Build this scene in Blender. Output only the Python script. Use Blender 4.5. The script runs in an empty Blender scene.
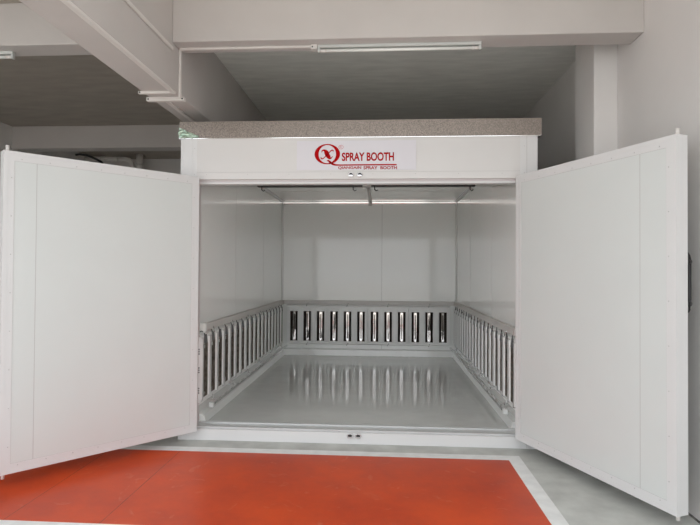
import bpy, bmesh, math, random
from mathutils import Vector, Matrix

random.seed(7)
C = bpy.context.scene.collection
SC = bpy.context.scene

# ---------------------------------------------------------------- camera
EYE = 1.64
cam_d = bpy.data.cameras.new('camera')
cam_d.sensor_width = 36.0
cam_d.lens = 524.0 / 700.0 * 36.0
cam_d.clip_start = 0.05
cam = bpy.data.objects.new('camera', cam_d)
C.objects.link(cam)
cam.matrix_world = (Matrix.Translation((0, 0, EYE)) @ Matrix.Rotation(math.radians(3.587), 4, 'Z')
                    @ Matrix.Rotation(math.radians(90.783), 4, 'X') @ Matrix.Rotation(math.radians(0.37), 4, 'Z'))
SC.camera = cam

# ---------------------------------------------------------------- daylight: bright overcast sky outside the open front
w = bpy.data.worlds.new('sky')
SC.world = w
w.use_nodes = True
wn = w.node_tree.nodes; wl = w.node_tree.links
bg = wn['Background']
tc = wn.new('ShaderNodeTexCoord'); sp = wn.new('ShaderNodeSeparateXYZ'); cr = wn.new('ShaderNodeValToRGB')
wl.new(tc.outputs['Generated'], sp.inputs[0]); wl.new(sp.outputs['Z'], cr.inputs[0]); wl.new(cr.outputs[0], bg.inputs[0])
cr.color_ramp.elements[0].position = 0.0; cr.color_ramp.elements[0].color = (0.80, 0.82, 0.85, 1)
cr.color_ramp.elements[1].position = 0.7; cr.color_ramp.elements[1].color = (0.93, 0.96, 1.0, 1)
mr = wn.new('ShaderNodeMapRange')          # sky made brighter towards the left, added to lift the right door
mr.inputs['From Min'].default_value = -1.0; mr.inputs['From Max'].default_value = 1.0
mr.inputs['To Min'].default_value = 1.68; mr.inputs['To Max'].default_value = 1.08
wl.new(sp.outputs['X'], mr.inputs['Value']); wl.new(mr.outputs[0], bg.inputs[1])

sun_d = bpy.data.lights.new('hazy_sun', 'SUN')
sun_d.energy = 3.0; sun_d.angle = math.radians(20); sun_d.color = (1.0, 0.96, 0.9)
sun = bpy.data.objects.new('hazy_sun', sun_d); C.objects.link(sun)
sun.rotation_euler = (math.radians(-14), math.radians(5), 0)   # high above the roof, lights the yard only

SC.view_settings.view_transform = 'Standard'
SC.view_settings.look = 'None'
SC.view_settings.gamma = 1.0
SC.view_settings.use_curve_mapping = False
SC.view_settings.exposure = 0.66
SC.cycles.max_bounces = 14
SC.cycles.diffuse_bounces = 8
SC.cycles.glossy_bounces = 8
SC.cycles.use_denoising = True
SC.cycles.sample_clamp_indirect = 6.0

# ---------------------------------------------------------------- materials
def srgb(r, g, b):
    f = lambda c: (c / 255 / 12.92) if c / 255 <= 0.04045 else ((c / 255 + 0.055) / 1.055) ** 2.4
    return (f(r), f(g), f(b), 1)

def mat(name, col, rough=0.5, metal=0.0, var=0.04, scale=6.0, detail=3.0, bump=0.0, bscale=60.0, stretch=(1, 1, 1),
        spec=0.5, coat=0.0, coat_rough=0.1, col2=None, rvar=0.0, ramp=(0.3, 0.7)):
    m = bpy.data.materials.new(name); m.use_nodes = True
    n = m.node_tree.nodes; l = m.node_tree.links; b = n['Principled BSDF']
    t = n.new('ShaderNodeTexCoord'); mp = n.new('ShaderNodeMapping'); mp.inputs['Scale'].default_value = stretch
    g = n.new('ShaderNodeNewGeometry')
    l.new(g.outputs['Position'], mp.inputs[0])
    nz = n.new('ShaderNodeTexNoise'); nz.inputs['Scale'].default_value = scale; nz.inputs['Detail'].default_value = detail
    l.new(mp.outputs[0], nz.inputs['Vector'])
    r = n.new('ShaderNodeValToRGB'); l.new(nz.outputs[0], r.inputs[0])
    a = col; c2 = col2 if col2 else tuple(max(0, x * (1 - var * 2)) for x in col[:3]) + (1,)
    r.color_ramp.elements[0].position = ramp[0]; r.color_ramp.elements[0].color = c2
    r.color_ramp.elements[1].position = ramp[1]; r.color_ramp.elements[1].color = a
    l.new(r.outputs[0], b.inputs['Base Color'])
    b.inputs['Roughness'].default_value = rough; b.inputs['Metallic'].default_value = metal
    b.inputs['Specular IOR Level'].default_value = spec
    b.inputs['Coat Weight'].default_value = coat; b.inputs['Coat Roughness'].default_value = coat_rough
    if rvar:
        mr = n.new('ShaderNodeMapRange'); mr.inputs['To Min'].default_value = rough; mr.inputs['To Max'].default_value = rough + rvar
        l.new(nz.outputs[0], mr.inputs['Value']); l.new(mr.outputs[0], b.inputs['Roughness'])
    if bump:
        n2 = n.new('ShaderNodeTexNoise'); n2.inputs['Scale'].default_value = bscale; n2.inputs['Detail'].default_value = 3
        l.new(mp.outputs[0], n2.inputs['Vector'])
        bp = n.new('ShaderNodeBump'); bp.inputs['Strength'].default_value = bump; bp.inputs['Distance'].default_value = 0.01
        l.new(n2.outputs[0], bp.inputs['Height']); l.new(bp.outputs[0], b.inputs['Normal'])
    return m

M = {}
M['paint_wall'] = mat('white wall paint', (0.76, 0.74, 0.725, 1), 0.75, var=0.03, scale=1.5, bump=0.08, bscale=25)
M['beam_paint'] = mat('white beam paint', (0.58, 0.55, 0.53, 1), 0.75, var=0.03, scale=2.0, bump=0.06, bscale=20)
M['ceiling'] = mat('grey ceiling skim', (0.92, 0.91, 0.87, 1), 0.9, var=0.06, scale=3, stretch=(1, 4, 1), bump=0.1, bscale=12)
M['ceiling_left'] = mat('brown grey left ceiling', (0.42, 0.38, 0.33, 1), 0.9, var=0.08, scale=2.5, stretch=(1, 3, 1), bump=0.1, bscale=12)  # darker, browner tone for the ceiling over the left bay
M['concrete'] = mat('grey floor concrete', (0.61, 0.62, 0.585, 1), 0.55, var=0.13, scale=5, detail=8, bump=0.15, bscale=30, rvar=0.25)
M['yard'] = mat('yard concrete', (0.5, 0.48, 0.45, 1), 0.9, var=0.08, scale=2, detail=6)
M['booth_white'] = mat('white coated steel', (0.675, 0.70, 0.685, 1), 0.38, var=0.01, scale=3)
M['trim_white'] = mat('white aluminium trim', (0.71, 0.71, 0.705, 1), 0.35, var=0.01, scale=3)
M['header'] = mat('white header sheet', (0.68, 0.67, 0.655, 1), 0.38, var=0.01, scale=3)
M['seam'] = mat('panel seam sealant', (0.52, 0.515, 0.505, 1), 0.7, var=0.02)
M['inside'] = mat('glossy grey booth lining', (0.905, 0.915, 0.895, 1), 0.12, var=0.008, scale=2, coat=0.5, coat_rough=0.04)
M['heater_white'] = mat('pale grey heater enamel', (0.90, 0.905, 0.89, 1), 0.35, var=0.01)
M['duct'] = mat('pale cable duct', (0.62, 0.60, 0.575, 1), 0.5, var=0.02)
M['booth_floor'] = mat('grey booth floor sheet', (0.64, 0.655, 0.63, 1), 0.11, var=0.03, scale=4, detail=5, rvar=0.07, bump=0.03, bscale=7, stretch=(1, 1.6, 1), coat=0.5, coat_rough=0.08)
M['galv'] = None
M['steel'] = mat('bright zinc steel', (0.75, 0.75, 0.75, 1), 0.25, metal=1.0, var=0.02)
M['alu'] = mat('bright aluminium', (0.95, 0.95, 0.94, 1), 0.13, metal=1.0, var=0.02)
M['reflector'] = mat('polished reflector', (0.70, 0.665, 0.64, 1), 0.06, metal=1.0, var=0.02, bump=0.12, bscale=14)
M['reflector_side'] = mat('dark reflector flank', (0.075, 0.062, 0.054, 1), 0.28, metal=1.0, var=0.05)  # near-black metal for the trough sides of the back heaters
M['reflector_warm'] = mat('brownish reflector flank', (0.26, 0.22, 0.185, 1), 0.3, metal=1.0, var=0.3, scale=30)
M['dark_cap'] = mat('dark grey terminal cap', (0.12, 0.12, 0.12, 1), 0.4, var=0.05)
M['dark'] = mat('dark metal', (0.035, 0.035, 0.035, 1), 0.45, var=0.05)
M['black'] = mat('black plastic', (0.012, 0.012, 0.012, 1), 0.4, var=0.02)
M['red'] = mat('red lettering vinyl', (0.42, 0.003, 0.005, 1), 0.8, var=0.01, spec=0.1)
M['pink'] = mat('faded red vinyl', (0.58, 0.22, 0.24, 1), 0.45, var=0.01)
M['sign'] = mat('white sign film', (0.70, 0.685, 0.72, 1), 0.4, var=0.01)
M['plastic'] = mat('white pvc', (0.72, 0.69, 0.66, 1), 0.45, var=0.02)
M['pipe'] = mat('grey pvc pipe', (0.80, 0.77, 0.74, 1), 0.5, var=0.03)
M['tube'] = mat('frosted tube glass', (0.82, 0.83, 0.80, 1), 0.2, var=0.01)
M['lamp_body'] = mat('lamp batten enamel', (0.60, 0.62, 0.60, 1), 0.3, var=0.02)
M['brownseam'] = mat('dark lintel seal', (0.09, 0.085, 0.08, 1), 0.6, var=0.04)
M['mauve'] = mat('mauve frame lip', (0.60, 0.56, 0.56, 1), 0.4, var=0.01)  # slightly darker mauve tone of the door stops
M['threshold'] = mat('grey steel threshold', (0.62, 0.63, 0.625, 1), 0.3, metal=0.2, var=0.03)
M['border'] = mat('pale grey line paint', (0.88, 0.89, 0.87, 1), 0.45, var=0.07, scale=9, detail=6, rvar=0.2)
M['quartz'] = mat('quartz lamp tube', (0.22, 0.20, 0.185, 1), 0.06, var=0.02)
M['film'] = mat('crinkled film', (0.55, 0.72, 0.58, 1), 0.15, metal=0.3, var=0.25, scale=40)

def red_epoxy():
    m = bpy.data.materials.new('orange red floor coating'); m.use_nodes = True
    n = m.node_tree.nodes; l = m.node_tree.links; b = n['Principled BSDF']
    g = n.new('ShaderNodeNewGeometry')
    nz = n.new('ShaderNodeTexNoise'); nz.inputs['Scale'].default_value = 1.6; nz.inputs['Detail'].default_value = 9; nz.inputs['Roughness'].default_value = 0.65
    l.new(g.outputs['Position'], nz.inputs['Vector'])
    r = n.new('ShaderNodeValToRGB'); l.new(nz.outputs[0], r.inputs[0])
    r.color_ramp.elements[0].position = 0.3; r.color_ramp.elements[0].color = (0.48, 0.045, 0.008, 1)
    r.color_ramp.elements[1].position = 0.72; r.color_ramp.elements[1].color = (0.72, 0.085, 0.014, 1)
    # pale scuffs and dried spots
    sc = n.new('ShaderNodeTexNoise'); sc.inputs['Scale'].default_value = 5.5; sc.inputs['Detail'].default_value = 12; sc.inputs['Distortion'].default_value = 1.5
    l.new(g.outputs['Position'], sc.inputs['Vector'])
    sr = n.new('ShaderNodeValToRGB'); l.new(sc.outputs[0], sr.inputs[0])
    sr.color_ramp.elements[0].position = 0.62; sr.color_ramp.elements[0].color = (0, 0, 0, 1)
    sr.color_ramp.elements[1].position = 0.75; sr.color_ramp.elements[1].color = (0.22, 0.22, 0.22, 1)
    mx = n.new('ShaderNodeMix'); mx.data_type = 'RGBA'
    l.new(sr.outputs[0], mx.inputs[0]); l.new(r.outputs[0], mx.inputs[6]); mx.inputs[7].default_value = (0.80, 0.42, 0.30, 1)
    # joints along the bay
    sx = n.new('ShaderNodeSeparateXYZ'); l.new(g.outputs['Position'], sx.inputs[0])
    prev = mx.outputs[2]
    for xj in (-1.805, -2.45):
        a = n.new('ShaderNodeMath'); a.operation = 'SUBTRACT'; a.inputs[1].default_value = xj; l.new(sx.outputs['X'], a.inputs[0])
        ab = n.new('ShaderNodeMath'); ab.operation = 'ABSOLUTE'; l.new(a.outputs[0], ab.inputs[0])
        nd = n.new('ShaderNodeMath'); nd.operation = 'MULTIPLY_ADD'; nd.inputs[1].default_value = 0.006; nd.inputs[2].default_value = -0.001; l.new(sc.outputs[0], nd.inputs[0])
        lt = n.new('ShaderNodeMath'); lt.operation = 'LESS_THAN'; l.new(ab.outputs[0], lt.inputs[0]); l.new(nd.outputs[0], lt.inputs[1])
        m2 = n.new('ShaderNodeMix'); m2.data_type = 'RGBA'; l.new(lt.outputs[0], m2.inputs[0]); l.new(prev, m2.inputs[6]); m2.inputs[7].default_value = (0.20, 0.03, 0.012, 1)
        prev = m2.outputs[2]
    l.new(prev, b.inputs['Base Color'])
    rr = n.new('ShaderNodeMapRange'); b.inputs['Specular IOR Level'].default_value = 0.38
    rr.inputs['To Min'].default_value = 0.20; rr.inputs['To Max'].default_value = 0.46
    l.new(nz.outputs[0], rr.inputs['Value']); l.new(rr.outputs[0], b.inputs['Roughness'])
    bp = n.new('ShaderNodeBump'); bp.inputs['Strength'].default_value = 0.03; bp.inputs['Distance'].default_value = 0.01
    l.new(sc.outputs[0], bp.inputs['Height']); l.new(bp.outputs[0], b.inputs['Normal'])
    return m
M['grime'] = mat('grime', (0.22, 0.21, 0.19, 1), 0.9, scale=18, detail=8, col2=(0.05, 0.045, 0.04, 1), ramp=(.4, .62))
M['epoxy'] = red_epoxy()

def galv():
    m = bpy.data.materials.new('spangled galvanised sheet'); m.use_nodes = True
    n = m.node_tree.nodes; l = m.node_tree.links; b = n['Principled BSDF']
    g = n.new('ShaderNodeNewGeometry')
    v = n.new('ShaderNodeTexVoronoi'); v.inputs['Scale'].default_value = 120
    l.new(g.outputs['Position'], v.inputs['Vector'])
    nz = n.new('ShaderNodeTexNoise'); nz.inputs['Scale'].default_value = 1.3
    l.new(g.outputs['Position'], nz.inputs['Vector'])
    r = n.new('ShaderNodeValToRGB'); l.new(v.outputs['Color'], r.inputs[0])
    r.color_ramp.elements[0].position = 0.1; r.color_ramp.elements[0].color = (0.19, 0.165, 0.145, 1)
    r.color_ramp.elements[1].position = 0.9; r.color_ramp.elements[1].color = (0.37, 0.32, 0.28, 1)
    l.new(r.outputs[0], b.inputs['Base Color'])
    b.inputs['Metallic'].default_value = 0.75
    mr = n.new('ShaderNodeMapRange'); mr.inputs['To Min'].default_value = 0.3; mr.inputs['To Max'].default_value = 0.55
    l.new(v.outputs['Color'], mr.inputs['Value']); l.new(mr.outputs[0], b.inputs['Roughness'])
    return m
M['galv'] = galv()

# ---------------------------------------------------------------- mesh helpers
class MB:
    """collects shapes and links them as one mesh object"""
    def __init__(s): s.bm = bmesh.new(); s.mats = []
    def mi(s, m):
        if m not in s.mats: s.mats.append(m)
        return s.mats.index(m)
    def box(s, x0, x1, y0, y1, z0, z1, m=0, T=None):
        vs = [s.bm.verts.new((x, y, z)) for x in (x0, x1) for y in (y0, y1) for z in (z0, z1)]
        if T is not None:
            for v in vs: v.co = T @ v.co
        fs = [(0, 1, 3, 2), (4, 6, 7, 5), (0, 4, 5, 1), (2, 3, 7, 6), (0, 2, 6, 4), (1, 5, 7, 3)]
        for f in fs:
            fc = s.bm.faces.new([vs[i] for i in f]); fc.material_index = m
        return s
    def prism(s, pts, axis, a, b, m=0, smooth=False):
        """2D outline extruded along an axis; pts are the two other coordinates in xyz order"""
        def mk(p, t):
            if axis == 'x': return (t, p[0], p[1])
            if axis == 'y': return (p[0], t, p[1])
            return (p[0], p[1], t)
        A = [s.bm.verts.new(mk(p, a)) for p in pts]; B = [s.bm.verts.new(mk(p, b)) for p in pts]
        k = len(pts)
        for i in range(k):
            f = s.bm.faces.new((A[i], A[(i + 1) % k], B[(i + 1) % k], B[i])); f.material_index = m; f.smooth = smooth
        s.bm.faces.new(A).material_index = m; s.bm.faces.new(B[::-1]).material_index = m
        return s
    def cyl(s, p, q, r, m=0, seg=14, r2=None):
        p = Vector(p); q = Vector(q); d = q - p; r2 = r if r2 is None else r2
        R = d.to_track_quat('Z', 'Y').to_matrix()
        A = []; B = []
        for i in range(seg):
            a = 2 * math.pi * i / seg; e = R @ Vector((math.cos(a), math.sin(a), 0))
            A.append(s.bm.verts.new(p + e * r)); B.append(s.bm.verts.new(q + e * r2))
        for i in range(seg):
            f = s.bm.faces.new((A[i], A[(i + 1) % seg], B[(i + 1) % seg], B[i])); f.smooth = True; f.material_index = m
        s.bm.faces.new(A[::-1]).material_index = m; s.bm.faces.new(B).material_index = m
        return s
    def tube(s, pts, r, m=0, seg=10):
        """round tube through a list of points"""
        pts = [Vector(p) for p in pts]; rings = []
        up = Vector((0.13, 0.21, 0.97))
        for i, p in enumerate(pts):
            d = (pts[min(i + 1, len(pts) - 1)] - pts[max(i - 1, 0)]).normalized()
            a = d.cross(up).normalized(); b = d.cross(a).normalized()
            rings.append([s.bm.verts.new(p + (a * math.cos(2 * math.pi * k / seg) + b * math.sin(2 * math.pi * k / seg)) * r) for k in range(seg)])
        for i in range(len(rings) - 1):
            for k in range(seg):
                f = s.bm.faces.new((rings[i][k], rings[i][(k + 1) % seg], rings[i + 1][(k + 1) % seg], rings[i + 1][k])); f.smooth = True; f.material_index = m
        s.bm.faces.new(rings[0]).material_index = m; s.bm.faces.new(rings[-1][::-1]).material_index = m
        return s
    def build(s, name, mats, parent=None, bevel=0.0, seg=2, loc=None, rz=None):
        bmesh.ops.recalc_face_normals(s.bm, faces=s.bm.faces)
        me = bpy.data.meshes.new(name); s.bm.to_mesh(me); s.bm.free()
        for m in (mats if isinstance(mats, (list, tuple)) else [mats]): me.materials.append(m)
        o = bpy.data.objects.new(name, me); C.objects.link(o)
        if parent is not None: o.parent = parent
        if loc is not None: o.location = loc
        if rz is not None: o.rotation_euler = (0, 0, rz)
        if bevel:
            b = o.modifiers.new('edge', 'BEVEL'); b.width = bevel; b.segments = seg; b.limit_method = 'ANGLE'; b.harden_normals = False
        return o

def empty(name, loc=(0, 0, 0), rz=0, parent=None):
    o = bpy.data.objects.new(name, None); C.objects.link(o); o.location = loc; o.rotation_euler = (0, 0, rz)
    o.empty_display_size = 0.2
    if parent is not None: o.parent = parent
    return o

def tag(o, label=None, cat=None, group=None, kind=None):
    if label: o['label'] = label
    if cat: o['category'] = cat
    if group: o['group'] = group
    if kind: o['kind'] = kind
    return o

def structure(o, label, cat): return tag(o, label, cat, kind='structure')

def box_obj(name, x0, x1, y0, y1, z0, z1, m, parent=None, bevel=0.0):
    return MB().box(x0, x1, y0, y1, z0, z1).build(name, m, parent, bevel)

# ---------------------------------------------------------------- the hall
XL, XR, YB, ZC = -6.05, 2.09, 10.70, 3.94
YF = 1.5
BXM = -1.95      # the deep beam hides the joint of the two slabs
structure(box_obj('floor', XL - .2, XR + .2, YF, YB + .2, -0.25, 0.0, M['concrete']), 'grey concrete floor of the hall around the painted area', 'floor')
structure(box_obj('ground', -30, 30, -40, YF, -0.27, -0.02, M['yard']), 'pale concrete yard outside the open front', 'ground')
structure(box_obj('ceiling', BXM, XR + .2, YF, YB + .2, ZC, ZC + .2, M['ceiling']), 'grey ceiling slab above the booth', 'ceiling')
structure(box_obj('ceiling', XL - .2, BXM, YF, YB + .2, ZC, ZC + .2, M['ceiling_left']), 'dark brown grey ceiling slab over the left bay', 'ceiling')
structure(box_obj('wall_right', XR, XR + .2, YF, YB, 0.0, ZC, M['paint_wall']), 'white painted wall beside the right door of the booth', 'wall')
structure(box_obj('wall_left', XL - .2, XL, YF, YB, 0.0, ZC, M['paint_wall']), 'white painted wall past the left door, seen as a sliver', 'wall')
structure(box_obj('wall_back', XL - .2, XR + .2, YB, YB + .2, 0.0, ZC, M['paint_wall']), 'shaded back wall behind the pipes', 'wall')

# beams: long one over the booth's left wall, cross beam in front, far cross beam in the left bay
BX0, BX1, BZ = -2.10, -1.80, 3.175
CY0, CY1, CZ = 4.33, 4.565, 3.567
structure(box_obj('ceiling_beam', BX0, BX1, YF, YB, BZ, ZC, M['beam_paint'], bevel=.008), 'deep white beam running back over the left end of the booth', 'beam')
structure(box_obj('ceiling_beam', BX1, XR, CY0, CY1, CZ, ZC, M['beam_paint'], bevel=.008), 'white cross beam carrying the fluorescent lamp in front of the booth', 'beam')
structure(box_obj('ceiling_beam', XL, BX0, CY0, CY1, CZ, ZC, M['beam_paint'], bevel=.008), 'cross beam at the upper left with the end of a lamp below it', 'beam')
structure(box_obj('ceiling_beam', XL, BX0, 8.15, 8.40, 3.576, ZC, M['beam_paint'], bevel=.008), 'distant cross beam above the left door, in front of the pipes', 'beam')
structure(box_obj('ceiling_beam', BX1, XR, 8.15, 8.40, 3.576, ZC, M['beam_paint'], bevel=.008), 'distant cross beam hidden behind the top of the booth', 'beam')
structure(box_obj('wall_pillar', 1.881, XR, 4.805, 5.27, 0.0, ZC, M['paint_wall'], bevel=.008), 'square white pillar against the wall behind the right door', 'pillar')

# painted floor area and its pale border
RX0, RX1, RY0, RY1, BW = -3.9, 1.096, 3.275, 4.627, 0.115
structure(box_obj('painted_floor', RX0, RX1, RY0, RY1, -0.002, 0.0025, M['epoxy']), 'orange red coated floor area in front of the booth', 'floor')
bd = MB()
bd.box(RX0 - BW, RX1 + BW, RY1, RY1 + BW, -0.002, 0.002)
bd.box(RX0 - BW, RX1 + BW, RY0 - BW, RY0, -0.002, 0.002)
bd.box(RX1, RX1 + BW, RY0, RY1, -0.002, 0.002)
bd.box(RX0 - BW, RX0, RY0, RY1, -0.002, 0.002)
structure(bd.build('floor_line', M['border']), 'pale grey painted border line around the orange red area', 'floor line')

structure(box_obj('floor_joint', XR - .022, XR, 3.0, 4.80, -.001, .0015, M['grime']), 'dark grimy joint where the floor meets the right wall', 'floor joint')

# ---------------------------------------------------------------- the spray booth
D = 4.942
OX0, OX1 = -1.955, 1.425          # outer faces
PX0, PX1 = -1.798, 1.268          # clear opening
IX0, IX1 = -1.817, 1.303          # lining
YI = 9.384                        # lining of the back wall
ZS, ZL, ZT, ZIC = 0.114, 2.461, 2.890, 2.870
booth = tag(empty('spray_booth', ((OX0 + OX1) / 2, D, 0)), 'large white walk-in spray booth with both swing doors standing open', 'spray booth')
BO = Vector(booth.location)
def bpart(mb_or, name, m, parent=None, bevel=0.0, **k):
    """parts are drawn in hall coordinates, then shifted to the booth's own origin"""
    bmesh.ops.translate(mb_or.bm, verts=mb_or.bm.verts, vec=-BO)
    return mb_or.build(name, m, booth if parent is None else parent, bevel, **k)

FD = 0.12   # depth of the front frame
# side, back, roof panels: white outside, glossy grey lining inside with upright sheet joints
def seams_y(mb, x, s, m):
    for y in (6.38, 7.90):
        mb.box(min(x, x + s * .0012), max(x, x + s * .0012), y - .003, y + .003, ZS, ZIC, m)
a = MB().box(OX0, IX0 - .002, D + FD, YI + .11, 0.0, ZT); bpart(a, 'side_panel', M['booth_white'])
a = MB().box(IX1 + .002, OX1, D + FD, YI + .11, 0.0, ZT); bpart(a, 'side_panel', M['booth_white'])
a = MB().box(IX0 - .002, IX0, D + FD, YI, ZS, ZIC, 0); seams_y(a, IX0, 1, 1); bpart(a, 'lining', [M['inside'], M['seam']])
a = MB().box(IX1, IX1 + .002, D + FD, YI, ZS, ZIC, 0); seams_y(a, IX1, -1, 1); bpart(a, 'lining', [M['inside'], M['seam']])
a = MB().box(IX0 - .002, IX1 + .002, YI + .002, YI + .11, 0.0, ZT); bpart(a, 'back_panel', M['booth_white'])
a = MB().box(IX0, IX1, YI, YI + .002, ZS, ZIC, 0)
for x in (-0.018,): a.box(x - .003, x + .003, YI - .0012, YI, ZS, ZIC, 1)
bpart(a, 'lining', [M['inside'], M['seam']])
a = MB().box(IX0, IX1, D + FD, YI, ZIC, ZIC + .06, 0)
for y in (6.0, 7.1, 8.2): a.box(IX0, IX1, y - .003, y + .003, ZIC - .0012, ZIC, 1)
bpart(a, 'roof_panel', [M['inside'], M['seam']])
a = MB().box(IX0, IX1, D + .14, YI, 0.02, ZS, 0); bpart(a, 'floor_pan', M['booth_floor'])

# front frame: posts, header, sill, with raised trim strips and rivets
def rivets(mb, pts, m, r=0.0045, d=(0, -1, 0)):
    for p in pts:
        p = Vector(p); mb.cyl(p, p + Vector(d) * 0.003, r, m, 8, r * 0.6)
a = MB().box(OX0, PX0, D, D + FD, 0.0, ZT, 0)
a.box(OX0, OX0 + .118, D - .003, D, 0.0, ZT - .002, 0); a.box(OX0 + .108, OX0 + .112, D - .0008, D + .001, 0, ZT, 1)
rivets(a, [(OX0 + .135, D, 0.3 + .25 * i) for i in range(11)], 1)
bpart(a, 'front_post', [M['trim_white'], M['seam']], bevel=.002)
a = MB().box(PX1, OX1, D, D + FD, 0.0, ZT, 0)
a.box(OX1 - .095, OX1, D - .003, D, 0.0, ZT - .002, 0); a.box(OX1 - .099, OX1 - .095, D - .0008, D + .001, 0, ZT, 1)
rivets(a, [(OX1 - .12, D, 0.3 + .25 * i) for i in range(11)], 1)
bpart(a, 'front_post', [M['trim_white'], M['seam']], bevel=.002)
ZH = 2.500
a = MB().box(PX0, PX1, D, D + FD, ZH, ZT, 0)
a.box(PX0, PX1, D - .003, D, ZH, 2.566, 0)
a.box(PX0, PX1, D - .0008, D + .001, 2.566, 2.569, 1)
rivets(a, [(PX0 + .10 + .40 * i, D - .003, 2.546) for i in range(8)], 1)
bpart(a, 'header', [M['header'], M['seam']], bevel=.002)
a = MB().box(PX0, PX1, D, D + FD, 0.0, 0.104, 0); a.box(PX0, PX1, D - .004, D, .002, .008, 0)
bpart(a, 'sill', [M['trim_white']], bevel=.003)
# recessed stop the doors close against
a = MB()
a.box(PX0, PX1, D + .035, D + FD, ZL, ZH, 0)
a.box(PX0, PX1, D + .030, D + .036, ZL + .018, ZH, 1)
bpart(a, 'door_stop', [M['trim_white'], M['mauve']])
a = MB().box(PX0, PX0 + .005, D + .03, D + FD, 0.104, ZL); bpart(a, 'door_stop', M['mauve'])
a = MB().box(PX1 - .005, PX1, D + .03, D + FD, 0.104, ZL); bpart(a, 'door_stop', M['mauve'])
a = MB().box(PX0, PX1, D + .03, D + .14, 0.104, 0.122, 0); a.box(PX0, PX1, D + .14, D + .175, .104, .136, 0)
bpart(a, 'threshold', [M['threshold'], M['dark']], bevel=.002)

# galvanised fascia round the roof, with a folded lower lip
a = MB().box(OX0 - .012, OX1 + .035, D - .012, D - .004, ZT + .004, 3.056)
a.box(OX0 - .012, OX1 + .035, D - .004, D + .05, 3.050, 3.056)
a.box(OX0 - .012, OX0 - .006, D - .004, YI + .11, ZT + .004, 3.056)
a.box(OX1 + .029, OX1 + .035, D - .004, YI + .11, ZT + .004, 3.056)
bpart(a, 'roof_fascia', M['galv'])
a = MB().box(OX0 - .014, OX1 + .030, D - .020, D + .02, ZT - .001, ZT + .004); bpart(a, 'drip_edge', M['alu'])
a = MB().box(OX0, OX1, D + .0, YI + .11, ZT, ZT + .05); bpart(a, 'roof_deck', M['booth_white'])

# keepers for the shoot bolts
def keeper(x, z, flip):
    k = MB(); s = 1 if flip else -1
    n_ = 20; rx_, rz_ = .024, .019
    ring_ = [(x + rx_ * math.cos(2 * math.pi * i / n_), D - .012, z + rz_ * math.sin(2 * math.pi * i / n_)) for i in range(n_ + 1)]
    k.tube(ring_, .0065, 0, 8)
    k.cyl((x, D - .004, z), (x, D - .008, z), .022, 1, 16)
    k.prism([(x - .020, z - .018), (x + .020, z - .018), (x + .014, z - .004), (x - .014, z - .004)], 'y', D - .030, D - .006, 0)
    bpart(k, 'bolt_keeper', [M['steel'], M['black']])
for x in (-.306, -.222): keeper(x, 2.538, True)
for x in (-.299, -.222): keeper(x, 0.080, False)

# name plate with the emblem and lettering
plate = MB().box(-.824, .306, D - .0055, D - .003, 2.583, 2.862); plate = bpart(plate, 'sign_panel', M['sign'])
plate['label'] = 'pale sign panel with red emblem and lettering'
PXM = 0.00943
def lp(u, v): return (-0.531 + (u - 327.5) * PXM, 2.733 - (v - 154.5) * PXM)     # logo units to the header's plane
SY = D - .0058
def flat(loops, name, m, parent, th=0.0015):
    """thin raised cut-out in the header's plane; each entry is a closed outline"""
    b = MB()
    for lo in loops:
        b.prism([lp(*p) for p in lo], 'y', SY - th, SY + .0003)
    return bpart(b, name, m, parent)
def ring(cx, cz, ro, ri, off=(0, 0), n=48):
    """ring as quads in the header's plane"""
    b = MB(); O = []; I = []
    for k in range(n):
        t = 2 * math.pi * k / n
        for L, (rx, rz), (ox, oz) in ((O, ro, (0, 0)), (I, ri, off)):
            x, z = lp(cx + ox + rx * math.cos(t), cz + oz - rz * math.sin(t))
            L.append((b.bm.verts.new((x, SY - .0015, z)), b.bm.verts.new((x, SY + .0003, z))))
    for k in range(n):
        j = (k + 1) % n
        b.bm.faces.new((O[k][0], O[j][0], I[j][0], I[k][0])); b.bm.faces.new((O[k][1], I[k][1], I[j][1], O[j][1]))
        b.bm.faces.new((O[k][0], O[k][1], O[j][1], O[j][0])); b.bm.faces.new((I[k][0], I[j][0], I[j][1], I[k][1]))
    return b
def stroke(b, pts, th=0.0015):
    """ribbon of varying width: (u, v, width)"""
    L = []; R = []
    for i, (u, v, wd) in enumerate(pts):
        u0, v0, _ = pts[max(i - 1, 0)]; u1, v1, _ = pts[min(i + 1, len(pts) - 1)]
        dx, dy = u1 - u0, v1 - v0; q = math.hypot(dx, dy) or 1; nx, ny = -dy / q, dx / q
        L.append(lp(u + nx * wd / 2, v + ny * wd / 2)); R.append(lp(u - nx * wd / 2, v - ny * wd / 2))
    for i in range(len(pts) - 1):
        b.prism([L[i], L[i + 1], R[i + 1], R[i]], 'y', SY - th, SY + .0003)
def spline(ctrl, n=6):
    out = []
    P = [ctrl[0]] + list(ctrl) + [ctrl[-1]]
    for i in range(1, len(P) - 2):
        for k in range(n):
            t = k / n
            out.append(tuple(0.5 * (2 * P[i][c] + (P[i + 1][c] - P[i - 1][c]) * t + (2 * P[i - 1][c] - 5 * P[i][c] + 4 * P[i + 1][c] - P[i + 2][c]) * t * t
                        + (3 * P[i][c] - P[i - 1][c] - 3 * P[i + 1][c] + P[i + 2][c]) * t ** 3) for c in range(3)))
    out.append(tuple(ctrl[-1])); return out
q = ring(327.4, 154.3, (12.9, 10.3), (8.8, 9.2))
stroke(q, spline([(327.0, 161.2, .6), (328.6, 160.9, 1.5), (331.0, 163.0, 2.3), (334.5, 164.9, 1.9), (340, 165.4, 1.3), (360, 165.3, 1.3), (397, 165.3, 1.3)]))
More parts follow.
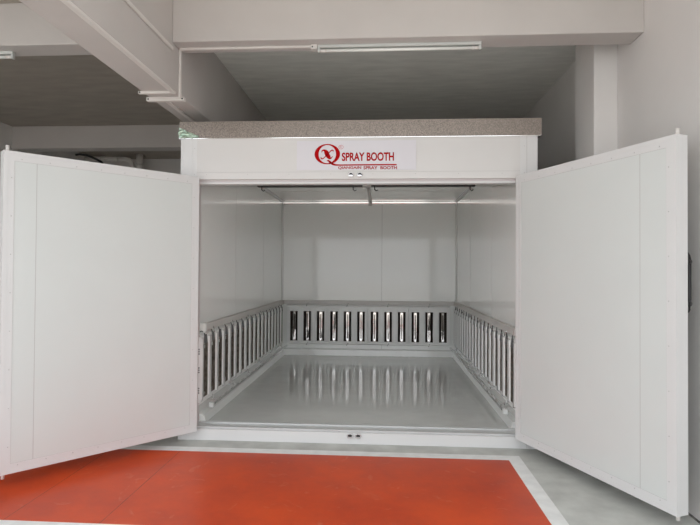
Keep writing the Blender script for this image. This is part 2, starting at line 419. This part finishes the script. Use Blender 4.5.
stroke(q, spline([(321.6, 152.6, .4), (322.3, 150.9, 1.2), (324.2, 150.4, 1.9), (326.2, 152.2, 4.2), (327.6, 155.2, 4.4), (329.6, 157.9, 3.4), (331.4, 158.2, 1.2), (332.8, 156.4, .4)]))
stroke(q, spline([(333.6, 151.6, .6), (333.0, 150.5, 1.2), (331.2, 150.8, 1.1), (328.4, 153.6, .8), (325.4, 156.7, .8), (322.8, 158.9, 1.1), (321.2, 158.4, 1.2), (321.0, 157.2, .6)]))
q = bpart(q, 'emblem', M['red'], plate)
q = ring(341.2, 147.3, (2.5, 2.1), (2.05, 1.7), n=24)
bpart(q, 'registered_mark', M['pink'], plate)

def lettering(txt, x0, z0, width, height, m, name, bold=0.0, shear=0.0):
    cu = bpy.data.curves.new(name, 'FONT'); cu.body = txt; cu.size = 1.0; cu.extrude = 0.0; cu.offset = bold; cu.shear = shear
    tmp = bpy.data.objects.new(name, cu); C.objects.link(tmp)
    dg = bpy.context.evaluated_depsgraph_get(); me = bpy.data.meshes.new_from_object(tmp.evaluated_get(dg))
    bpy.data.objects.remove(tmp)
    xs = [v.co.x for v in me.vertices]; ys = [v.co.y for v in me.vertices]
    sx = width / (max(xs) - min(xs)); sy = height / (max(ys) - min(ys)); mx, my = min(xs), min(ys)
    for v in me.vertices:
        X = x0 + (v.co.x - mx) * sx; Z = z0 + (v.co.y - my) * sy
        v.co = Vector((X, SY - .0012, Z)) - BO
    me.materials.clear(); me.materials.append(m)
    o = bpy.data.objects.new(name, me); C.objects.link(o); o.parent = plate
    so = o.modifiers.new('thickness', 'SOLIDIFY'); so.thickness = .001
    return o
lettering('SPRAY BOOTH', -.393, 2.668, .492, .081, M['red'], 'lettering', bold=.03)
for word, wx, ww in (('QIANGAIN', -.428, .219), ('SPRAY', -.188, .133), ('BOOTH', -.028, .156)):
    lettering(word, wx, 2.588, ww, .031, M['red'], 'small_lettering', bold=.022)
rx, rz = lp(340.3, 148.5)
lettering('R', rx - .002, rz + .001, .019, .022, M['pink'], 'registered_mark')

# doors: sub-assemblies of the booth, hinged at the outer edge of the opening
def door(hx, hy, ang, side, label):
    """local x runs from hinge to free edge, +y*side is the outer face side; face seen from inside is y = 0"""
    W, Z0, Z1, T = (1.604 if side == 'R' else 1.580), 0.105, 2.512, 0.098
    dx = math.cos(ang); dy = math.sin(ang)
    s = 1 if side == 'R' else -1
    def L(b):   # mirror for the left leaf and turn into place
        T4 = Matrix.Translation(Vector((hx, hy, 0)) - BO) @ Matrix.Rotation(ang if side == 'R' else ang, 4, 'Z') @ Matrix.Scale(1 if side == 'R' else -1, 4, (0, 1, 0))
        bmesh.ops.transform(b.bm, matrix=T4, verts=b.bm.verts); return b
    # core leaf
    b = MB().box(0.004, W - .004, 0.004, T - .004, Z0 + .003, Z1 - .003, 0)
    for xs in ((W - .272) if side == 'R' else (W - .221),):
        b.box(xs - .0022, xs + .0022, 0.0035, 0.005, Z0 + .07, Z1 - .07, 1)
    d = L(b).build('door', [M['booth_white'], M['seam']], booth)
    d['label'] = label
    fw = .072
    b = MB()
    def bar(x0, x1, z0, z1): b.box(x0, x1, 0.0, T, z0, z1, 0)
    bar(0, .028, Z0, Z1); bar(W - .028, W, Z0, Z1); bar(.028, W - .028, Z0, Z0 + .028); bar(.028, W - .028, Z1 - .028, Z1)
    b.box(.028, fw, .0015, .0045, Z0 + .028, Z1 - .028, 0); b.box(W - fw, W - .028, .0015, .0045, Z0 + .028, Z1 - .028, 0)
    b.box(fw, W - fw, .0015, .0045, Z0 + .028, Z0 + fw, 0); b.box(fw, W - fw, .0015, .0045, Z1 - fw, Z1 - .028, 0)
    # thin joint lines of the trim
    b.box(fw, fw + .0018, .0030, .0048, Z0 + fw, Z1 - fw, 1); b.box(W - fw - .0018, W - fw, .0030, .0048, Z0 + fw, Z1 - fw, 1)
    b.box(fw, W - fw, .0030, .0048, Z0 + fw, Z0 + fw + .0018, 1); b.box(fw, W - fw, .0030, .0048, Z1 - fw - .0018, Z1 - fw, 1)
    n = 8
    for i in range(n):
        x = .12 + (W - .24) * i / (n - 1)
        for z in (Z0 + .055, Z1 - .055): rivets(b, [(x, .0015, z)], 1, .0042)
    for i in range(8):
        z = Z0 + .2 + (Z1 - Z0 - .4) * i / 7
        for x in (.050, W - .055): rivets(b, [(x, .0015, z)], 1, .0042)
    L(b).build('edge_trim', [M['trim_white'], M['seam']], d)
    # mitre lines are part of the trim; shoot bolts stand out of the free edge, top and bottom
    xb = W - .035
    for (za, zb) in ((Z1, Z1 + .038), (Z0 - .034, Z0)):
        b = MB().cyl((xb, T * .55, za - .01), (xb, T * .55, zb + .01 if za == Z1 else zb), .0125, 0, 12)
        L(b).build('shoot_bolt', M['plastic'], d)
    # barrel hinges on the pivot edge
    for z in (.45, 1.3, 2.15):
        b = MB().cyl((-.012, T * .75, z - .05), (-.012, T * .75, z + .05), .011, 0, 12)
        b.box(-.010, .05, T - .002, T + .004, z - .045, z + .045, 0)
        L(b).build('hinge', M['steel'], d)
    # grab handle with two rounded feet on the outer face
    if side == 'R':
        b = MB(); xh = W - .022
        for z in (1.435, 1.705):
            b.cyl((xh, T, z), (xh, T + .046, z), .024, 0, 16, .017)
        b.tube([(xh, T + .016, 1.385), (xh, T + .032, 1.40), (xh, T + .038, 1.43), (xh, T + .038, 1.71), (xh, T + .032, 1.74), (xh, T + .016, 1.755)], .014, 0, 12)
        h = L(b).build('handle', M['black'], d); h['label'] = 'black grab handle'
    return d
def door_at(side, deg, off, label):
    a = math.radians(deg)
    if side == 'R':
        door(1.217, D - off, -a, 'R', label)
    else:
        door(-1.745, D - off, math.pi + a, 'L', label)
door_at('R', 66.95, 0.045, 'open right door leaf with black handle on its far edge')
door_at('L', 47.74, 0.072, 'open left door leaf')

# trims and services inside the booth
def quarter(mb, x0, x1, y, z, r, m=0, n=6):
    pts = [(y, z)] + [(y - r * math.cos(math.pi / 2 * i / n), z - r * math.sin(math.pi / 2 * i / n)) for i in range(n + 1)]
    mb.prism(pts, 'x', x0, x1, m, True)
a = MB(); n = 8; hh = .050; rr_ = .13      # shallow convex aluminium strip along the top of the back wall
n = 20
pts = [(YI, ZIC)] + [(YI - .004 - rr_ * (math.cos(.38 * i / n) - math.cos(.38)), ZIC - .001 - hh * math.sin(.38 * i / n) / math.sin(.38)) for i in range(n + 1)] + [(YI, ZIC - hh)]
a.prism(pts, 'x', IX0 + .001, IX1 - .001, 0)
bpart(a, 'ceiling_trim', M['alu'])
for x, s in ((IX0, 1), (IX1, -1)):
    a = MB(); n = 6; r = .026
    pts = [(x, ZIC)] + [(x + s * r * math.cos(math.pi / 2 * i / n), ZIC - r * math.sin(math.pi / 2 * i / n)) for i in range(n + 1)]
    a.prism(pts, 'y', D + FD, YI - .03, 0, True); bpart(a, 'ceiling_trim', M['trim_white'])
    a = MB(); r = .022
    pts = [(x, YI)] + [(x + s * r * math.cos(math.pi / 2 * i / n), YI - r * math.sin(math.pi / 2 * i / n)) for i in range(n + 1)]
    a.prism(pts, 'z', 1.10, ZIC - .03, 0, True); bpart(a, 'corner_trim', M['inside'])
# cross track under the roof with drop hooks, and the cable trunking running back from it
a = MB().box(IX0 + .03, IX1 - .03, 7.34, 7.42, ZIC - .062, ZIC - .002); bpart(a, 'roof_track', M['brownseam'])
for x in (-1.72, -.42, -.12, 1.20):
    a = MB().cyl((x, 7.33, ZIC - .03), (x, 7.33, ZIC - .11), .008, 0, 8); a.tube([(x, 7.33, ZIC - .105), (x + .02, 7.33, ZIC - .125), (x + .045, 7.33, ZIC - .11)], .007, 0, 8)
    bpart(a, 'drop_hook', M['dark'])
a = MB().box(-.255, -.205, 7.45, YI - .03, ZIC - .03, ZIC - .002); a.box(-.29, -.17, 7.30, 7.46, ZIC - .075, ZIC - .002); a.box(-.262, -.198, YI - .07, YI - .035, ZIC - .09, ZIC - .02)
bpart(a, 'cable_trunking', M['duct'], bevel=.003)
# duct, lower rail and skirting round the three walls
DZ0, DZ1 = 1.015, 1.087
a = MB().box(IX0, IX0 + .05, D + .245, YI, DZ0, DZ1); bpart(a, 'cable_duct', M['duct'], bevel=.003)
a = MB().box(IX1 - .05, IX1, D + .17, YI, DZ0, DZ1); bpart(a, 'cable_duct', M['duct'], bevel=.003)
a = MB().box(IX0 + .05, IX1 - .05, YI - .05, YI, DZ0, DZ1); bpart(a, 'cable_duct', M['duct'], bevel=.003)
for pts, ax, s0, s1 in (([(IX0, ZS), (IX0 + .075, ZS), (IX0 + .055, ZS + .075), (IX0, ZS + .085)], 'y', D + FD + .06, YI),
                        ([(IX1, ZS), (IX1 - .075, ZS), (IX1 - .055, ZS + .075), (IX1, ZS + .085)], 'y', D + FD + .06, YI),
                        ([(YI, ZS), (YI - .10, ZS), (YI - .085, ZS + .10), (YI, ZS + .115)], 'x', IX0, IX1)):
    a = MB().prism(pts, ax, s0, s1); bpart(a, 'skirting', M['inside'], bevel=.003)
for x, s in ((IX0, 1), (IX1, -1)):
    a = MB(); xa = x + s * .105
    a.box(min(xa, xa + s * .028), max(xa, xa + s * .028), D + .235, YI - .13, .270, .298, 0)
    a.box(min(xa - s * .006, xa + s * .036), max(xa - s * .006, xa + s * .036), D + .19, D + .235, .262, .308, 1)
    for k in range(6): a.box(min(x, xa), max(x, xa), 5.35 + .72 * k, 5.38 + .72 * k, .276, .292, 0)
    bpart(a, 'lower_rail', [M['steel'], M['booth_white']])
a = MB().box(IX0, IX0 + .055, 5.105, 5.175, 1.005, 1.100, 0)
a.box(IX0 + .055, IX0 + .060, 5.115, 5.165, 1.015, 1.090, 0)
a.box(IX0 + .010, IX0 + .045, 5.101, 5.105, 1.020, 1.085, 0)
bpart(a, 'socket', M['tube'], bevel=.002)

# ---------------------------------------------------------------- infrared heaters
def heater_unit(pitch, fin, sw, caps, proud, flank):
    """three slots; local x along the wall, -y out from the wall, z up; origin at the floor under its back"""
    root = empty('infrared_heater')
    Wd = pitch * 3; h0, h1 = .364, .894; dep = .048 + proud
    f = MB()
    x = -Wd / 2 + .001; xe = Wd / 2 - .001
    cs = [-pitch, 0, pitch]; edges = [x] + [v for c in cs for v in (c - sw / 2, c + sw / 2)] + [xe]
    bp = .048                                    # base plate stands off the wall, upright fins stand proud of it
    for i in range(0, len(edges), 2):
        f.box(edges[i], edges[i + 1], -bp, -bp + .005, h0, h1, 0)
    for i, e in enumerate((x, -pitch / 2, pitch / 2, xe)):
        lo, hi = (e, e + fin) if i == 0 else (e - fin, e) if i == 3 else (e - fin, e + fin)
        f.box(lo, hi, -dep, -dep + .005, .352, .962, 0)
        f.box(lo, lo + .004, -dep, -bp, .352, .962, 0); f.box(hi - .004, hi, -dep, -bp, .352, .962, 0)
        f.box(lo, hi, -dep, -bp, .956, .962, 0); f.box(lo, hi, -dep, -bp, .352, .358, 0)
    f.box(x, xe, -bp, -bp + .005, h1, .980, 0); f.box(x, xe, -bp, -bp + .005, .320, h0, 0)
    f.prism([(-bp, .980), (-.012, 1.006), (-.012, 1.000), (-bp + .005, .974)], 'x', x, xe, 0)
    f.prism([(-bp, .320), (-.012, .298), (-.012, .304), (-bp + .005, .326)], 'x', x, xe, 0)
    for a_, b_ in ((x, x + .004), (xe - .004, xe)):
        f.box(a_, b_, -bp + .004, -.004, .326, .974, 0)
    for z in (.42, .62, .80):
        for t in range(3):
            for xx in (x - .0006, xe - .0006): f.box(xx, xx + .0012, -.034, -.020, z + t * .022, z + t * .022 + .012, 1)
    f.build('casing', [M['heater_white'], M['dark']], root, bevel=.0015)
    for i, c in enumerate(cs):
        tw = random.uniform(-.009, .009)
        r = MB(); bw = .025; y0 = -bp + .003; y1 = -.010
        def quad(p): 
            fc = r.bm.faces.new([r.bm.verts.new(v) for v in p]); fc.material_index = mi_[0]
        n = 5; mi_ = [2]
        prof = []
        for k in range(n + 1):
            t = k / n; prof.append((sw / 2 - (sw / 2 - bw) * t ** 0.8, y0 + (y1 - y0) * t))
        e0, e1 = h0 + .018, h1 - .018
        for s in (-1, 1):
            for k in range(n):
                (a0, b0), (a1, b1) = prof[k], prof[k + 1]; t0, t1 = k / n, (k + 1) / n
                za, zb = h0 + .018 * t0, h0 + .018 * t1; zc, zd = h1 - .018 * t0, h1 - .018 * t1
                quad([(c + s * a0, b0, za), (c + s * a1, b1, zb), (c + s * a1, b1, zd), (c + s * a0, b0, zc)])
        mi_[0] = 0
        m_ = h0 + (h1 - h0) * random.uniform(.38, .46)
        quad([(c - bw, y1 + tw, e0), (c + bw, y1 - tw, e0), (c + bw, y1 - tw * .2, m_), (c - bw, y1 + tw * .2, m_)])
        quad([(c - bw, y1 - tw * .6, m_), (c + bw, y1 + tw * .6, m_), (c + bw, y1, e1), (c - bw, y1, e1)])
        quad([(c - sw / 2, y0, h0), (c - bw, y1, e0), (c + bw, y1, e0), (c + sw / 2, y0, h0)])
        quad([(c - sw / 2, y0, h1), (c - bw, y1, e1), (c + bw, y1, e1), (c + sw / 2, y0, h1)])
        # shallow back shell so the trough has its own thickness
        r.box(c - sw / 2 + .004, c + sw / 2 - .004, -.006, -.002, h0, h1, 1)
        o = r.build('reflector', [M['reflector'], M['dark'], M[flank]], root)
        t = MB().cyl((c, -.034, h0 + .05), (c, -.034, h1 - .05), .0065, 0, 10)
        for za, zb in ((h0 + .012, h0 + .05), (h1 - .05, h1 - .012)): t.box(c - .013, c + .013, -.044, -.020, za, zb, 1)
        t.build('lamp_tube', [M['quartz'], M['alu']], root)
        if caps:
            t = MB().prism([(-.066, .900), (-.046, .900), (-.046, .985), (-.056, .985)], 'x', c - .030, c + .030, 0)
            t.build('terminal', [M['dark_cap']], root, bevel=.004)
            t = MB().tube([(c - .015, -.050, .975), (c - .03, -.045, 1.010), (c - .055, -.030, 1.022), (c - .065, -.012, 1.015)], .005, 0, 6)
            t.build('lamp_wire', [M['dark']], root)
    for z0_, z1_, y_ in ((.990, 1.040, -.052), (.296, .330, -.052)):
        l = MB().tube([(-.012, y_ - .018, z0_ - .008), (-.004, y_ - .016, (z0_ + z1_) / 2), (.014, y_ + .008, z1_)], .006, 0, 8)
        l.build('latch_hook', M['steel'], root)
    return root

def copy_tree(o):
    r = o.copy(); C.objects.link(r)
    for ch in o.children:
        c = ch.copy(); C.objects.link(c); c.parent = r
    return r

P_BACK, P_SIDE = .2410, .2335
back_proto = heater_unit(P_BACK, .040, .134, False, .014, 'reflector_side'); side_proto = heater_unit(P_SIDE, .016, .186, True, .022, 'reflector_warm')
names_back = ['three-slot infrared heater on the back wall, in the left corner', 'three-slot infrared heater on the back wall, second from its left corner',
              'three-slot infrared heater on the back wall, second from its right corner', 'three-slot infrared heater on the back wall, in the right corner']
x_first = -1.588 - P_BACK / 2
for i in range(4):
    o = back_proto if i == 0 else copy_tree(back_proto)
    o.location = (x_first + P_BACK * 3 * (i + .5), YI - .001, 0)
    tag(o, names_back[i], 'heater', 'infrared heaters along the back wall')
ORD = ['nearest the open door', 'second from the door', 'third from the door', 'fourth from the door', 'fifth from the door', 'last before the back corner']
for i in range(6):
    y = 5.03 + P_SIDE * 3 * (i + .5)
    o = side_proto if i == 0 else copy_tree(side_proto)
    o.location = (IX0 + .001, y, 0); o.rotation_euler = (0, 0, math.pi / 2)
    tag(o, 'slatted infrared heater on the left inner wall, ' + ORD[i], 'heater', 'infrared heaters along the left wall')
for i in range(6):
    y = 5.03 + P_SIDE * 3 * (i + .5)
    o = copy_tree(side_proto)
    o.location = (IX1 - .001, y, 0); o.rotation_euler = (0, 0, -math.pi / 2)
    tag(o, 'slatted infrared heater on the right inner wall, ' + ORD[i], 'heater', 'infrared heaters along the right wall')

# ---------------------------------------------------------------- lamps on the beams
def tube_lamp(loc, length, label):
    root = tag(empty('fluorescent_lamp', loc), label, 'lamp', 'fluorescent lamps under the beams')
    h = length / 2
    MB().box(-h, h, -.020, .020, -.026, 0).build('batten', M['lamp_body'], root, bevel=.003)
    for s in (-1, 1):
        a, b = sorted((s * h, s * (h - .018)))
        MB().box(a, b, -.016, .016, -.066, -.024).build('lamp_holder', M['lamp_body'], root, bevel=.002)
        a, b = sorted((s * (h - .018), s * (h - .075)))
        t = MB().cyl((a, 0, -.048), (b, 0, -.048), .0142, 0, 16); t.build('end_cap', M['plastic'], root)
    MB().cyl((-h + .04, 0, -.048), (h - .04, 0, -.048), .0135, 0, 16).build('tube', M['tube'], root)
    return root
tube_lamp((.125, 4.455, CZ), 1.385, 'unlit slim fluorescent lamp under the cross beam above the booth sign')
tube_lamp((-3.99, 4.455, CZ), 1.385, 'unlit fluorescent lamp at the upper left whose end only shows')

# ---------------------------------------------------------------- cable trunking on the beams
def trunk(x0, x1, y0, y1, z0, z1, label, ends=None):
    m = MB().box(x0, x1, y0, y1, z0, z1, 0)
    # half-round cover bead and open dark end
    ax = max((x1 - x0, 'x'), (y1 - y0, 'y'), (z1 - z0, 'z'))[1]
    if ends:
        for e in ends:
            m.cyl((e, y0 + .001, (z0 + z1) / 2), (e, y0 - .002, (z0 + z1) / 2), .008, 1, 10)
    o = m.build('cable_trunking', [M['plastic'], M['black']], None, bevel=.006)
    return tag(o, label, 'cable trunking', 'white cable trunking on the beams')
trunk(-1.838, -1.797, YF, 4.395, BZ - .020, BZ, 'long white trunking along the bottom edge of the deep beam')
trunk(BX1, BX1 + .016, YF, 4.325, 3.490, 3.522, 'thin trunking along the upright face of the deep beam')
trunk(BX1, BX1 + .020, 4.470, 4.510, BZ - .03, CZ, 'upright trunking dropping from the cross beam to the deep beam')
trunk(-2.125, -1.80, 4.395, 4.425, BZ - .022, BZ, 'nearer of two short trunking pieces across the deep beam', (-2.112, -1.815))
trunk(-2.125, -1.780, 4.555, 4.600, BZ - .034, BZ, 'farther and thicker of two short trunking pieces across the deep beam', (-2.108, -1.797))
trunk(-1.995, -1.955, 4.60, 8.10, BZ - .016, BZ, 'trunking running back over the booth along the middle of the deep beam')
trunk(BX1 + .021, -.625, 4.440, 4.470, CZ - .020, CZ, 'trunking under the cross beam leading to the lamp')
jb = MB().box(-.625, -.572, 4.425, 4.485, CZ - .040, CZ, 0); jb.cyl((-.612, 4.425, CZ - .022), (-.612, 4.423, CZ - .022), .007, 1, 10)
tag(jb.build('junction_box', [M['plastic'], M['black']], None, bevel=.003), 'small white junction box at the left end of the booth lamp', 'junction box')

# ---------------------------------------------------------------- pipes in the dark back bay
p = MB().tube([(-6.03, 10.25, 3.86), (-5.35, 10.25, 3.845)], .045, 0, 14)
p.cyl((-5.70, 10.25, 3.853), (-5.64, 10.25, 3.852), .055, 0, 14)
p.tube([(-5.36, 10.25, 3.845), (-5.22, 10.25, 3.84), (-5.12, 10.25, 3.82), (-5.07, 10.25, 3.77), (-5.06, 10.25, 3.68), (-5.06, 10.25, 3.3)], .048, 0, 14)
tag(p.build('drain_pipe', M['pipe'], None), 'grey drain pipe with a bend under the back ceiling', 'pipe', None)
p = MB().cyl((-4.93, 10.3, ZC), (-4.93, 10.3, 3.60), .065, 0, 18); p.cyl((-4.93, 10.3, 3.74), (-4.93, 10.3, 3.66), .075, 0, 18)
p.cyl((-4.93, 10.3, 3.60), (-4.93, 10.3, .0), .06, 0, 18)
tag(p.build('soil_pipe', M['pipe'], None), 'thick upright grey pipe beside the bent pipe at the back', 'pipe')
p = MB().tube([(-6.03, 9.9, 3.86), (-5.95, 9.9, 3.87), (-5.80, 9.92, 3.85), (-5.66, 9.95, 3.79), (-5.55, 10.0, 3.73)], .022, 0, 10)
p.tube([(-5.55, 10.0, 3.73), (-5.50, 10.0, 3.62), (-5.50, 10.0, 3.3)], .022, 0, 10)
tag(p.build('black_hose', M['dark'], None), 'thin black hose hanging in front of the grey pipes', 'hose')

# ---------------------------------------------------------------- crumpled film at the roof corner
fm = MB(); rnd = random.Random(3); g = []
for i in range(9):
    row = []
    for j in range(6):
        x = OX0 - .008 + .19 * i / 8 ** 1.0; z = ZT + .006 + (.085 * (1 - i / 9) + .008) * j / 5
        row.append(fm.bm.verts.new((x + rnd.uniform(-.006, .006), D - .024 - rnd.uniform(0, .018), z + rnd.uniform(-.004, .004))))
    g.append(row)
for i in range(8):
    for j in range(5): fm.bm.faces.new((g[i][j], g[i + 1][j], g[i + 1][j + 1], g[i][j + 1]))
fo = fm.build('plastic_film', M['film'], None)
sd = fo.modifiers.new('thickness', 'SOLIDIFY'); sd.thickness = .001
tag(fo, 'crumpled shiny greenish film at the left roof corner of the booth', 'film')
